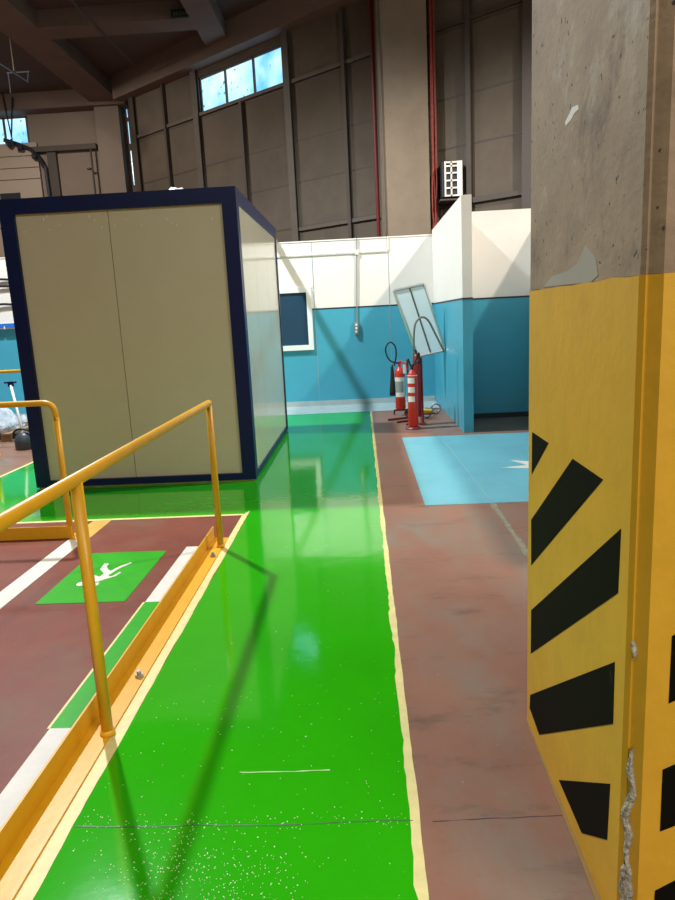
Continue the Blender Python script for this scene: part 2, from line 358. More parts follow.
link('bracket', rod((0.0, 0.0, 0.08), (0.0, 0.0, CEIL - kz(7.81)), 0.012, 8), 'dark_steel', sg)

# big concrete column against the diagonal wall, with its pipes
cb = thing('concrete_column', (0.945 * K, 13.2 * K, 0), 0, 'tall pale concrete column rising behind the white and blue back wall between two red pipes', 'column')
link('shaft', B(-0.435 * K, 0.435 * K, 0, 1.3, 0, CEIL), 'column_concrete', cb, bevel=0.02)
o = link('conduit', rod((-0.40 * K, -0.03, 0), (-0.40 * K, -0.03, CEIL), 0.018, 8), 'dull_steel', cb)
o = link('red_pipe', tube(bmesh.new(), [(0.44 * K, 14.0 * K, 0), (0.44 * K, 14.0 * K, CEIL)], 0.042), 'dark_red'); tag(o, 'thin dark red vertical pipe left of the tall back column', 'pipe')
cbm = bmesh.new()
for k in range(6):
    r = random.Random(k); x0 = 1.445 * K + (k % 3) * 0.028; y0 = 13.24 * K - (k // 3) * 0.035
    tube(cbm, smooth_path([(x0 + r.uniform(-.02, .02), y0, z) for z in (8.7, 7, 6, 5.2, 4.6, 4.1, 3.6, 3.2)] + [(x0 + 0.1 + r.uniform(-.05, .05), y0, 3.0 + r.uniform(-.1, .1)), (x0 + 0.02, y0 + .03, 2.7)], 4), 0.017, 8)
o = link('cable_bundle', cbm, 'orange_cable'); tag(o, 'bundle of red and orange cables running down the right side of the tall back column', 'cables')
o = link('conduit', rod((1.525 * K, 13.30 * K, 2.5), (1.525 * K, 13.30 * K, CEIL), 0.02, 8), 'dull_steel'); tag(o, 'thin grey conduit beside the red and orange cables on the back column', 'conduit')

ac = thing('air_unit', (1.74 * K, 13.05 * K, kz(3.6)), 0, 'small box unit with a white grille of eight dark openings on the upper back wall', 'air unit')
link('casing', B(-0.18, 0.20, -0.08, 0.5, 0.0, 0.66), 'black_line', ac)
bm = bmesh.new(); gx = [-0.20, -0.03, 0.12]; 
box(bm, -0.13, -0.10, -0.12, -0.08, 0, 0.66); box(bm, -0.01, 0.02, -0.12, -0.08, 0, 0.66); box(bm, 0.12, 0.22, -0.12, -0.08, 0, 0.66)
for z in (0.0, 0.145, 0.285, 0.425, 0.555, 0.625): box(bm, -0.10, 0.12, -0.12, -0.08, z, z + 0.03)
link('grille', bm, 'label_white', ac)
link('shelf_bracket', B(-0.22, 0.50, -0.10, 0.62, -0.07, -0.04), 'dark_steel', ac)

# ------------------------------------------------------------ white and blue partition walls
def part_wall(name, x0, x1, y0, y1, h, hb=1.715, line=True):
    w = thing(name, kind='structure')
    link('white_panel', B(x0, x1, y0, y1, hb, h), 'wall_white', w)
    link('blue_panel', B(x0, x1, y0, y1, 0, hb), 'wall_blue', w)
    if line: link('black_line', B(x0 - 0.003, x1 + 0.003, y0 - 0.003, y1 + 0.003, hb - 0.012, hb + 0.012), 'black_line', w)
    return w
YB = 12.15
wb = part_wall('wall_back', -9.5, 1.45, YB, YB + 0.12, 2.855, 1.715)
bm = bmesh.new()
for x in (-3.1, -0.79, 0.53): box(bm, x - 0.005, x + 0.005, YB - 0.004, YB, 0, 2.85)
link('panel_seam', bm, mat('seam_tone', (0.25, 0.36, 0.42), 0.6), wb)
link('coping', B(-9.5, 1.30, YB - 0.01, YB + 0.13, 2.855, 2.875), 'wall_white', wb)
fin = part_wall('wall_fin', 1.29, 1.415, 8.72, YB - 0.004, 2.94, 1.705)
rec = part_wall('wall_recess', 1.42, 2.7, 9.9, 10.0, 2.90, 1.715)
pr = part_wall('wall_partition', 2.6, 2.7, 5.2, 9.895, 2.90, 1.715)
struct(link('baseboard_back', B(-9.5, 1.285, YB - 0.03, YB - 0.001, 0.0, 0.09), 'pale_floor'))
struct(link('baseboard_recess', B(1.42, 2.6, 9.87, 9.897, 0.0, 0.07), 'black_line'))
wn = thing('window_3', kind='structure')
bm = bmesh.new(); x0, x1, z0, z1 = -2.55, -0.84, 1.01, 2.085
for a in ((x0, x1, z1 - 0.075, z1), (x0, x1, z0, z0 + 0.09), (x0, x0 + 0.08, z0 + 0.09, z1 - 0.075), (x1 - 0.085, x1, z0 + 0.09, z1 - 0.075)): box(bm, a[0], a[1], YB - 0.05, YB - 0.001, a[2], a[3])
link('window_frame', bm, 'white_plastic', wn)
link('window_pane', B(x0 + 0.08, x1 - 0.085, YB - 0.02, YB - 0.004, z0 + 0.09, z1 - 0.075), 'window_dark', wn)
tp = bmesh.new(); box(tp, x0, x1 + 0.04, YB - 0.012, YB - 0.001, z1 + 0.001, z1 + 0.07)
link('window_surround', tp, 'wall_white', wn)
cd = thing('wall_conduit', (-0.03, YB - 0.025, 0), 0, 'grey conduit running down the back wall to a small switch box on the blue', 'conduit')
link('pipe', rod((0.03, 0, 2.87), (-0.03, 0, 1.46), 0.011, 8), 'galvanised', cd)
link('junction', B(-0.01, 0.05, -0.02, 0.02, 2.60, 2.68), 'label_white', cd)
sb = link('switch_box', B(-0.075, -0.005, -0.035, 0.02, 1.24, 1.46), 'galvanised', cd, bevel=0.008)
for z in (1.29, 1.35, 1.41): link('button', lathe(bmesh.new(), [(0.018, -0.018), (0.02, 0.0), (0.018, 0.018)], (-0.04, -0.04, z), 10), 'label_white', sb)
bm = tube(bmesh.new(), arc_path([(-3.0, YB - 0.02, 2.64), (0.53, YB - 0.02, 2.64), (0.53, YB - 0.02, 2.88)], 0.05), 0.009, 8)
tag(link('wall_conduit', bm, 'wall_white'), 'thin white horizontal conduit along the white top of the back wall', 'conduit')
bm = tube(bmesh.new(), [(-1.42, 12.20, 2.90), (-1.42, 9.2, 2.86)], 0.055, 12)
tag(link('service_pipe', bm, 'galvanised'), 'grey service pipe bridging from the cabin roof to the top of the back wall', 'pipe')

# ------------------------------------------------------------ floor paint
def paint(name, polys, m, z, label, cat='floor marking', parent=None, group=None, z0=0.0):
    bm = bmesh.new()
    for p in polys: prism(bm, p, z0, z)
    o = link(name, bm, m, parent)
    if label: tag(o, label, cat, group)
    return o
ygr = [(-0.98, -1.2), (0.088, -1.2)] + wavy(0.088, -1.2, 0.100, 11.12, 0.014, 0.05, 2)[1:] + [(-4.03, 11.12), (-4.03, 5.33), (-0.98, 5.33)]
paint('green_walkway', [ygr], 'green_floor', 0.003, 'wide glossy green walkway painted on the floor and turning left under the cabin')
e1 = wavy(0.088, -1.2, 0.100, 11.12, 0.014, 0.05, 2); e2 = wavy(0.118, -1.2, 0.130, 11.12, 0.006, 0.05, 5)
paint('yellow_edge_line', [e1 + e2[::-1]], 'pale_yellow', 0.0034, 'long ragged pale yellow line along the right edge of the green walkway')
a = wavy(-0.975, -1.2, -0.985, 5.42, 0.006, 0.05, 7)
paint('yellow_edge_line', [[(-1.03, -1.2)] + a + [(-1.03, 5.30)]], 'pale_yellow', 0.0044, 'pale yellow line between the yellow kerb and the green walkway')
paint('yellow_edge_line', [rect(-4.6, -1.03, 5.29, 5.33)], 'pale_yellow', 0.0044, 'thin pale yellow line crossing behind the left handrail before the cabin')
paint('yellow_edge_line', [rect(-4.07, -4.03, 5.33, 11.1)], 'pale_yellow', 0.0044, 'thin pale line bounding the green floor left of the cabin')
paint('pale_floor_strip', [rect(-9.5, 1.285, 11.12, 12.12)], 'pale_floor', 0.002, 'pale grey blue floor strip at the foot of the back wall')
paint('shaded_floor_patch', [rect(1.42, 2.6, 8.75, 9.87)], 'shaded_grey_floor', 0.002, 'grey floor patch with shade in its dark colour, in the recess behind the blue marking')  # shade of the recess put into the floor colour
bl = paint('blue_bay_marking', [rect(0.47, 4.2, 5.38, 8.55)], 'blue_floor', 0.003, 'large light blue rectangle painted on the brown floor beyond the pillar')
st = [(1.345, 6.63), (1.62, 6.70), (1.50, 6.97), (1.78, 6.80), (2.02, 7.12), (2.06, 6.76), (2.42, 6.72), (2.10, 6.58), (2.2, 6.28), (1.9, 6.45), (1.72, 6.22), (1.70, 6.53)]
paint('star_symbol', [st], 'white_paint', 0.0042, None, parent=bl)
bl['label'] = 'large light blue rectangle with a white pointed symbol on the floor beyond the pillar'
gs = paint('green_sign_marking', [rect(-1.955, -1.425, 3.62, 4.48)], 'green_paint', 0.003, 'green square with a white running figure painted on the maroon floor')
pict = [(-1.80, 4.07), (-1.765, 4.046), (-1.74, 4.031), (-1.727, 4.021), (-1.718, 4.075), (-1.776, 4.155), (-1.786, 4.261), (-1.754, 4.258), (-1.747, 4.204), (-1.717, 4.145), (-1.688, 4.119), (-1.655, 4.209), (-1.608, 4.265), (-1.592, 4.252), (-1.635, 4.186), (-1.654, 4.139), (-1.674, 4.048), (-1.67, 4.018), (-1.647, 4.023), (-1.621, 4.094), (-1.61, 4.084), (-1.624, 4.021), (-1.654, 3.994), (-1.687, 3.96), (-1.703, 3.937), (-1.73, 3.935), (-1.76, 3.97), (-1.80, 4.0)]
head = [(-1.80 + 0.03 * math.cos(t * math.pi / 6), 3.91 + 0.034 * math.sin(t * math.pi / 6)) for t in range(12)]
hand = [(-1.717, 3.919), (-1.694, 3.922), (-1.683, 3.898), (-1.692, 3.865), (-1.72, 3.86)]
paint('running_figure', [pict, head, hand], 'white_paint', 0.0042, None, parent=gs)
paint('white_floor_stripe', [rect(-2.27, -2.135, -1.0, 4.80)], 'white_paint', 0.003, 'long white floor stripe left of the green square')
paint('amber_floor_stripe', [rect(-2.27, -2.115, 4.80, 5.30)], 'amber_paint', 0.003, 'short amber yellow floor stripe at the end of the long white stripe')
paint('white_floor_stripe', [rect(-1.30, -1.135, 3.60, 4.55)], 'white_paint', 0.003, 'white floor block beside the yellow kerb right of the green square')
gp = paint('green_floor_stripe', [rect(-1.30, -1.135, 2.385, 3.60)], 'green_paint', 0.003, 'green floor stripe beside the yellow kerb between two white blocks')
paint('edge_line', [rect(-1.312, -1.299, 2.385, 3.60)], 'pale_yellow', 0.003, None, parent=gp)
paint('white_floor_stripe', [rect(-1.30, -1.135, -0.6, 2.385)], 'white_paint', 0.003, 'white floor block beside the near end of the yellow kerb')
# cracks and joints in the floor
def crack(pts, w, m, z, label, seed=0):
    bm = bmesh.new(); P_ = []
    for (x0, y0), (x1, y1) in zip(pts, pts[1:]): P_ += wavy(x0, y0, x1, y1, 0.008, 0.03, seed)[:-1]
    P_.append(pts[-1]); r = random.Random(seed)
    L = []; R_ = []
    for i, (x, y) in enumerate(P_):
        a = P_[max(i - 1, 0)]; b_ = P_[min(i + 1, len(P_) - 1)]; d = math.hypot(b_[0] - a[0], b_[1] - a[1]); nx, ny = -(b_[1] - a[1]) / d, (b_[0] - a[0]) / d
        k = w * r.uniform(0.3, 1.0); L.append((x + nx * k, y + ny * k)); R_.append((x - nx * k, y - ny * k))
    prism(bm, L + R_[::-1], 0.0, z)
    return tag(link('floor_crack', bm, m), label, 'crack')
crack([(-0.972, 1.85), (-0.5, 1.842), (0.10, 1.848)], 0.003, 'seal', 0.0042, 'thin dark crack across the near end of the green walkway', 1)
crack([(0.16, 1.845), (0.57, 1.862)], 0.0025, 'black_line', 0.001, 'thin dark crack across the brown floor at the foot of the pillar', 2)
crack([(-0.487, 2.095), (-0.33, 2.093), (-0.17, 2.097)], 0.0022, 'crack_paint', 0.0042, 'short pale scratch across the green walkway', 3)
crack([(0.96, 8.3), (1.0, 6.5), (1.02, 5.40)], 0.008, mat('joint_pale', (0.20, 0.40, 0.42), 0.8), 0.0042, 'narrow floor joint crossing the blue rectangle', 4)
crack([(1.02, 5.37), (1.018, 4.8), (1.005, 3.6), (1.0, 2.6)], 0.028, mat('joint_filler', (0.30, 0.27, 0.17), 0.9, var=0.4, vscale=20), 0.001, 'pale worn floor joint running from the blue rectangle towards the pillar', 5)
# scuffs on the glossy green
r = random.Random(8); bm = bmesh.new()
def blob(x, y, s): prism(bm, [(x + s * r.uniform(.5, 1) * math.cos(k * 1.05), y + s * r.uniform(.5, 1) * math.sin(k * 1.05)) for k in range(6)], 0.003, 0.0042)
for i in range(520):
    cx_, cy_ = r.choice(((-0.60, 1.72), (-0.52, 1.60), (-0.42, 1.57), (-0.70, 1.66), (-0.33, 1.66)))
    x = r.gauss(cx_, 0.075); y = r.gauss(cy_, 0.075)
    if -0.97 < x < 0.09 and y > 1.2: blob(x, y, r.uniform(0.0007, 0.0028))
for i in range(240):
    x = r.uniform(-0.95, 0.08); y = r.choice((r.gauss(1.85, .03), r.uniform(1.5, 2.6)))
    blob(x, y, r.uniform(0.001, 0.0028))
tag(link('paint_flecks', bm, 'crack_paint'), 'scattered pale worn flecks on the near end of the green walkway', 'flecks', kind='stuff')

# ------------------------------------------------------------ cabin
CX0, CX1, CY0, CY1, CH = -3.31, -1.09, 6.48, 9.50, 2.77
cbn = thing('site_cabin', ((CX0 + CX1) / 2, CY0, 0.0), 0, 'large cream panelled cabin with a navy blue frame on the green floor', 'cabin')
hw = (CX1 - CX0) / 2; dp = CY1 - CY0
def cl(name, m, *a, **k): return link(name, B(*a), m, cbn, **k)
for sx in (-1, 1):
    for y0, y1 in ((0, 0.13), (dp - 0.09, dp)):
        xa, xb = sorted((sx * hw, sx * (hw - 0.135)))
        cl('corner_post', 'navy', xa, xb, y0, y1, 0.02, CH, bevel=0.008)
bm = bmesh.new()
box(bm, -hw + .135, hw - .135, 0.0, 0.13, CH - 0.135, CH); box(bm, -hw + .135, hw - .135, dp - 0.13, dp, CH - 0.135, CH)
for sx in (-1, 1):
    xa, xb = sorted((sx * hw, sx * (hw - 0.135))); box(bm, xa, xb, 0.13, dp - 0.09, CH - 0.135, CH)
link('roof_frame', bm, 'navy', cbn, bevel=0.006)
bm = bmesh.new()
box(bm, -hw + .135, hw - .135, 0.0, 0.13, 0.02, 0.085); box(bm, -hw + .135, hw - .135, dp - 0.13, dp, 0.02, 0.085)
for sx in (-1, 1):
    xa, xb = sorted((sx * hw, sx * (hw - 0.06))); box(bm, xa, xb, 0.13, dp - 0.09, 0.02, 0.085)
link('base_frame', bm, 'navy', cbn, bevel=0.005)
cl('base_skirt', 'pale_yellow', -hw + 0.02, hw - 0.02, 0.02, dp - 0.02, 0.004, 0.022)
cl('roof_sheet', 'navy', -hw + 0.01, hw - 0.01, 0.01, dp - 0.01, CH - 0.02, CH + 0.004)
xm = -2.30 - (CX0 + CX1) / 2
cl('front_panel', 'cream_panel', -hw + .135, xm - 0.003, 0.035, 0.075, 0.085, CH - 0.135)
cl('front_panel', 'cream_panel', xm + 0.003, hw - .135, 0.035, 0.075, 0.085, CH - 0.135)
cl('panel_joint', 'seam', xm - 0.003, xm + 0.003, 0.045, 0.07, 0.085, CH - 0.135)
for y0, y1 in ((0.13, 1.05), (1.054, 2.0), (2.004, dp - 0.09)):
    cl('side_panel', 'gloss_panel', hw - 0.05, hw - 0.012, y0, y1, 0.085, CH - 0.135)
cl('side_panel', 'cream_panel', -hw + 0.02, -hw + 0.06, 0.13, dp - 0.09, 0.085, CH - 0.135)
cl('rear_panel', 'cream_panel', -hw + .135, hw - .135, dp - 0.075, dp - 0.035, 0.085, CH - 0.135)
for i in range(18):
    x = r.uniform(-hw + .2, hw - .2); z = CH - 0.14 - r.uniform(0.0, 0.16); link('paint_drip', B(x - 0.003, x + 0.003, 0.0335, 0.035, z - r.uniform(.01, .03), z), 'white_plastic', cbn)
bm = bmesh.new()
bmesh.ops.create_icosphere(bm, subdivisions=3, radius=1)
for v in bm.verts:
    n_ = 1 + 0.45 * noise.noise(v.co * 2.2); v.co = Vector((v.co.x * 0.15 * n_, v.co.y * 0.10 * n_, max(v.co.z, -0.3) * 0.05 * n_ + 0.012))
tag(link('crumpled_sheet', bm, 'white_plastic', loc=(-1.72, 6.80, CH + 0.008), smooth=False), 'crumpled white plastic lying on the front edge of the cabin roof', 'plastic sheet')

# ------------------------------------------------------------ handrails and kerbs
# right-hand handrail runs along Y, towards the camera
HR = thing('handrail', (-1.13, 4.70, 0), math.radians(-90), 'yellow tube handrail on a steel kerb angle beside the green walkway', 'handrail')
# local x -> world -Y ; local y -> world +X
bm = bmesh.new(); box(bm, 0, 6.0, -0.008, 0, 0.004, 0.10); box(bm, 0, 6.0, 0, 0.10, 0.004, 0.012)
kb = link('kerb_angle', bm, 'yellow_steel', HR)
for x in (0.40, 1.95, 3.2):
    link('anchor_bolt', lathe(bmesh.new(), [(0.018, 0.0), (0.018, 0.014), (0.010, 0.014), (0.010, 0.03)], (x, 0.074, 0.012), 6), 'galvanised', kb)
link('top_rail', tube(bmesh.new(), [(0.185, 0.086, 1.02), (0.20, 0.086, 1.025), (5.82, 0.086, 1.025)], 0.024, 16), 'yellow_steel', HR, smooth=True)
for x in (0.20, 2.37, 4.2, 5.8):
    p_ = link('post', rod((x, 0.086, 0.012), (x, 0.086, 1.03), 0.0225, 16), 'yellow_steel', HR, smooth=True)
    link('weld', lathe(bmesh.new(), [(0.03, 0), (0.027, 0.012), (0.024, 0.02)], (x, 0.086, 0.011), 14), 'yellow_steel', p_, smooth=True)
# left handrail runs along X
HL = thing('handrail', (-2.25, 4.85, 0), math.pi, 'yellow tube handrail with a rounded corner behind the near rail at left', 'handrail')
bm = bmesh.new(); box(bm, 0, 3.5, 0, 0.008, 0.004, 0.10); box(bm, 0, 3.5, -0.10, 0, 0.004, 0.012)
link('kerb_angle', bm, 'yellow_steel', HL)
link('top_rail', tube(bmesh.new(), arc_path([(0.035, -0.05, 0.9), (0.035, -0.05, 1.035), (3.4, -0.05, 1.035)], 0.09), 0.0225, 16), 'yellow_steel', HL, smooth=True)
for x in (0.035, 1.7, 3.3):
    link('post', rod((x, -0.05, 0.012), (x, -0.05, 0.93 if x < 1 else 1.03), 0.0225, 16), 'yellow_steel', HL, smooth=True)
# far handrail
HF = thing('handrail', (-4.30, 9.05, 0), math.pi, 'thin yellow handrail far behind at left beside the cabin corner', 'handrail')
link('top_rail', tube(bmesh.new(), [(0, 0, 1.05), (4, 0, 1.05)], 0.022, 12), 'yellow_steel', HF, smooth=True)
for x in (0.02, 3.9): link('post', rod((x, 0, 0), (x, 0, 1.05), 0.022, 12), 'yellow_steel', HF, smooth=True)
HG = thing('guard_post', (-4.80, 8.45, 0), 0, 'yellow upright post in front of the wrapped pallet at the left edge', 'post')
link('tube', rod((0, 0, 0), (0, 0, 0.62), 0.024, 12), 'yellow_steel', HG, smooth=True)
link('foot_plate', B(-0.06, 0.06, -0.06, 0.06, 0.0, 0.01), 'yellow_steel', HG)

# ------------------------------------------------------------ left background: wrapped pallet and floor machine
pl = thing('wooden_pallet', (-5.75, 10.0, 0), 0, 'wooden pallet under the wrapped load at the left edge', 'pallet')
for i, y in enumerate((-0.38, 0, 0.38)): link('runner', B(-0.6, 0.6, y - 0.05, y + 0.05, 0.0, 0.022), 'wood', pl)
for x in (-0.5, 0, 0.5):
    for y in (-0.38, 0, 0.38): link('block', B(x - 0.07, x + 0.07, y - 0.05, y + 0.05, 0.022, 0.10), 'wood', pl)
for x in (-0.52, -0.26, 0, 0.26, 0.52): link('deck_board', B(x - 0.07, x + 0.07, -0.45, 0.45, 0.10, 0.125), 'wood', pl)
bm = B(-0.57, 0.55, -0.42, 0.42, 0.13, 0.60); bmesh.ops.subdivide_edges(bm, edges=bm.edges[:], cuts=14, use_grid_fill=True)
for v in bm.verts:
    n_ = noise.noise(v.co * 5.0); w_ = noise.noise(v.co * 13.0)
    sh = max(0.0, (v.co.z - 0.2)) * 0.9 * (1 if v.co.x > 0 else 0); v.co.z -= 0.35 * max(0, v.co.x - 0.05) * (v.co.z > 0.3)
    if v.co.z > 0.135: v.co += Vector((n_ * 0.05 + w_ * 0.02 - sh * (v.co.x / .55), w_ * 0.03, (n_ + .5) * 0.12 * (v.co.z > .5)))
tag(link('wrapped_load', bm, 'wrap', loc=(-5.83, 10.0, 0)), 'crumpled load wrapped in clear plastic film on the pallet at the left edge', 'wrapped load')
fm = thing('floor_machine', (-4.64, 9.0, 0), 0, 'dark grey domed machine with a tall white handle beside the wrapped pallet', 'floor machine')
link('dome', lathe(bmesh.new(), [(0.12, 0.0), (0.13, 0.02), (0.13, 0.12), (0.115, 0.18), (0.08, 0.225), (0.03, 0.245), (0.005, 0.25)], (0.02, -0.1, 0), 24), 'grey_plastic', fm, smooth=True)
link('rim_tube', tube(bmesh.new(), smooth_path([(-0.13, -0.1, 0.15), (-0.09, -0.14, 0.25), (0.02, -0.16, 0.285), (0.12, -0.14, 0.25), (0.15, -0.1, 0.15)], 6), 0.014, 10), 'black_rubber', fm, smooth=True)
hd = link('handle', rod((-0.06, 0.06, 0.08), (-0.36, 0.45, 0.86), 0.018, 12), 'white_plastic', fm, smooth=True)
bm = tube(bmesh.new(), [(-0.45, 0.46, 0.87), (-0.28, 0.46, 0.87)], 0.014, 10); box(bm, -0.385, -0.325, 0.42, 0.48, 0.81, 0.885)
link('grip', bm, 'navy', hd)
tr = thing('wall_rail', (-6.45, YB - 0.05, 1.68), 0, 'blue and white tool strip on the wall top at the left edge', 'wall strip')
link('strip', B(-0.5, 0.5, -0.03, 0.05, -0.045, 0.0), 'white_plastic', tr)
for x in (-0.3, 0.0, 0.22): link('blue_clip', B(x - 0.09, x + 0.09, -0.06, -0.03, -0.02, 0.05), mat('clip_blue', (0.02, 0.16, 0.6), 0.4) if 'clip_blue' not in M else 'clip_blue', tr)
bm = bmesh.new()
for k, z in enumerate((2.05, 2.36, 2.48)): tube(bm, smooth_path([(-7.2, YB - 0.03, z + .05), (-6.7, YB - 0.05, z - 0.05), (-6.4, YB - 0.05, z + 0.02), (-6.1, YB - 0.03, z)], 5), 0.02, 6)
tag(link('loose_cables', bm, 'black_rubber'), 'dark cables looped on the white wall at the left edge', 'cables')

# ------------------------------------------------------------ fire extinguishers
def extinguisher(root, c, r_, h, top=True):
    pr_ = [(r_ * .8, 0.0), (r_, 0.02), (r_, h * 0.86), (r_ * .92, h * 0.91), (r_ * .65, h * 0.955), (r_ * .4, h * 0.98), (r_ * .35, h)]
    b = link('cylinder', lathe(bmesh.new(), pr_, c, 24), 'red_paint', root, smooth=True); return b
def band(root, c, r_, z0, z1, a0, a1, m):
    bm = bmesh.new(); n = 10; R2 = r_ + 0.0015
    lo = []; hi = []; li = []; hi2 = []
    for k in range(n + 1):
        a = math.radians(a0 + (a1 - a0) * k / n); ca, sa = math.cos(a), math.sin(a)
        lo.append(bm.verts.new((c[0] + R2 * ca, c[1] + R2 * sa, c[2] + z0))); hi.append(bm.verts.new((c[0] + R2 * ca, c[1] + R2 * sa, c[2] + z1)))
        li.append(bm.verts.new((c[0] + r_ * ca, c[1] + r_ * sa, c[2] + z0))); hi2.append(bm.verts.new((c[0] + r_ * ca, c[1] + r_ * sa, c[2] + z1)))
    for k in range(n):
        bm.faces.new((lo[k], lo[k + 1], hi[k + 1], hi[k])); bm.faces.new((li[k], hi2[k], hi2[k + 1], li[k + 1])); bm.faces.new((hi[k], hi[k + 1], hi2[k + 1], hi2[k])); bm.faces.new((lo[k], li[k], li[k + 1], lo[k + 1]))
    return link('label_band', bm, m, root)
E1 = thing('fire_extinguisher', (0.672, 9.2, 0), 0, 'tall slim red extinguisher with three small white labels, nearest the blue fin wall', 'fire extinguisher')
e = extinguisher(E1, (0, 0, 0.03), 0.068, 0.78)
for z0 in (0.60, 0.475, 0.35): band(e, (0, 0, 0.03), 0.068, z0, z0 + 0.075, 200, 290, 'label_white')
band(e, (0, 0, 0.03), 0.068, 0.70, 0.71, 160, 380, 'label_white')
link('base_ring', lathe(bmesh.new(), [(0.11, 0), (0.11, 0.012), (0.075, 0.03), (0.07, 0.035)], (0, 0, 0), 20), 'dark_red', E1, smooth=True)
bm = tube(bmesh.new(), [(0, 0, 0.80), (0, 0, 0.88)], 0.022, 12); tube(bm, [(-0.02, -0.02, 0.86), (0.09, -0.03, 0.92)], 0.012, 8); tube(bm, [(-0.02, 0, 0.86), (-0.05, -0.03, 0.96)], 0.010, 8)
link('valve', bm, 'black_rubber', E1)
link('hose', tube(bmesh.new(), smooth_path([(0.02, 0.02, 0.87), (0.03, 0.02, 1.1), (0.045, 0.02, 1.337), (0.08, 0.02, 1.45), (0.155, 0.02, 1.50), (0.235, 0.02, 1.45), (0.335, 0.02, 1.25), (0.44, 0.02, 1.03)], 8), 0.014, 10), 'grey_hose', E1, smooth=True)
link('hose_loop', tube(bmesh.new(), smooth_path([(0.02, -0.02, 0.87), (0.06, -0.02, 0.95), (0.09, -0.02, 1.03), (0.10, -0.02, 0.98), (0.10, -0.02, 0.88)], 6), 0.013, 10), 'black_rubber', E1, smooth=True)
E3 = thing('fire_extinguisher', (0.755, 9.50, 0), 0, 'dark red cylinder in the trolley just behind the slim extinguisher', 'fire extinguisher')
b_ = link('cylinder', lathe(bmesh.new(), [(0.05, 0.0), (0.062, 0.02), (0.062, 0.74), (0.05, 0.80), (0.03, 0.84), (0.025, 0.87)], (0, 0, 0.13), 22), 'dark_red_gloss', E3, smooth=True)
link('valve', tube(bmesh.new(), [(0, 0, 0.99), (0, 0, 1.04), (-0.04, -0.02, 1.07)], 0.014, 8), 'black_rubber', E3)
T1 = thing('extinguisher_trolley', (0.765, 9.6, 0), 0, 'dark red tube trolley with two wheels behind the slim extinguisher', 'trolley')
bm = bmesh.new()
tube(bm, [(0.06, -0.16, 0.03), (0.06, -0.10, 0.95)], 0.014, 8); tube(bm, [(-0.18, -0.16, 0.03), (0.10, -0.16, 0.03)], 0.015, 8); tube(bm, [(0.06, -0.16, 0.03), (0.06, 0.42, 0.08)], 0.014, 8); tube(bm, [(-0.15, 0.18, 0.11), (0.30, 0.42, 0.08)], 0.013, 8)
tube(bm, [(-0.15, 0.05, 0.11), (0.07, 0.05, 0.11)], 0.013, 8)
link('frame', bm, 'dark_red', T1)
for x, y in ((0.17, 0.50), (0.36, 0.95)):
    bm = bmesh.new()
    pts = [(x + 0.07 * math.cos(k * math.pi / 10), y, 0.085 + 0.07 * math.sin(k * math.pi / 10)) for k in range(21)]
    tube(bm, pts, 0.015, 8, cap=False)
    w_ = link('wheel', bm, 'galvanised', T1, smooth=True)
    link('spokes', tube(bmesh.new(), [(x - .07, y, .085), (x + .07, y, .085)], 0.008, 6), 'galvanised', w_)
link('axle', tube(bmesh.new(), [(0.17, 0.50, 0.085), (0.36, 0.95, 0.085)], 0.012, 8), 'galvanised', T1)
link('horn_holder', tube(bmesh.new(), [(0.02, 0.40, 0.13), (0.24, 0.50, 0.11)], 0.03, 10), 'yellow_tag', T1)
E2 = thing('fire_extinguisher', (0.575, 10.5, 0), 0, 'red extinguisher with one large grey and white label and a black hose loop', 'fire extinguisher')
e = extinguisher(E2, (0, 0, 0.10), 0.078, 0.66)
band(e, (0, 0, 0.10), 0.078, 0.20, 0.50, 190, 330, 'label_white'); band(e, (0, 0, 0.10), 0.0792, 0.27, 0.44, 190, 310, 'label_grey')
bm = tube(bmesh.new(), [(0, 0, 0.76), (0, 0, 0.83)], 0.022, 12); tube(bm, [(0.02, 0, 0.83), (0.1, -0.02, 0.80), (0.12, -.02, .72)], 0.014, 8); tube(bm, [(-0.05, 0, 0.81), (0.03, 0, 0.85)], 0.014, 8)
link('valve', bm, 'red_paint', E2)
link('safety_tag', B(0.045, 0.09, -0.09, -0.085, 0.66, 0.80), 'label_white', E2)
link('hose', tube(bmesh.new(), smooth_path([(-0.01, -0.01, 0.82), (-0.08, -0.01, 0.83), (-0.157, -0.01, 0.88), (-0.205, -0.01, 1.0), (-0.19, -0.01, 1.09), (-0.13, -0.01, 1.14), (-0.06, -0.01, 1.08), (-0.045, -0.01, 0.95), (-0.08, -0.01, 0.78)], 7), 0.012, 10), 'black_rubber', E2, smooth=True)
link('horn', lathe(bmesh.new(), [(0.052, 0.32), (0.05, 0.40), (0.035, 0.55), (0.022, 0.74), (0.018, 0.80)], (-0.115, 0.0, 0), 16), 'black_rubber', E2, smooth=True)
bm = bmesh.new()
tube(bm, [(0.13, 0.05, 0.10), (0.13, 0.09, 0.86)], 0.016, 8); tube(bm, [(-0.22, -0.5, 0.018), (0.16, -0.3, 0.018)], 0.016, 8); tube(bm, [(-0.1, -0.75, 0.018), (0.14, -0.62, 0.018)], 0.016, 8); tube(bm, [(0.13, -0.62, 0.018), (0.13, 0.05, 0.10)], 0.015, 8); tube(bm, [(-0.10, 0, 0.09), (0.14, 0.0, 0.09)], 0.015, 8); tube(bm, [(-0.1, 0.0, 0.09), (-0.10, 0.02, 0.02)], 0.013, 8)
T2 = thing('extinguisher_stand', (0.575, 10.5, 0), 0, 'dark red floor stand carrying the extinguisher with the black hose loop', 'stand')
link('frame', bm, 'dark_red', T2)
link('caster', lathe(bmesh.new(), [(0.03, -0.015), (0.055, -0.01), (0.055, 0.01), (0.03, 0.015)], (0, 0, 0), 14), 'black_rubber', T2, loc=(0.10, -0.12, 0.055), rot=(math.radians(90), 0, 0))

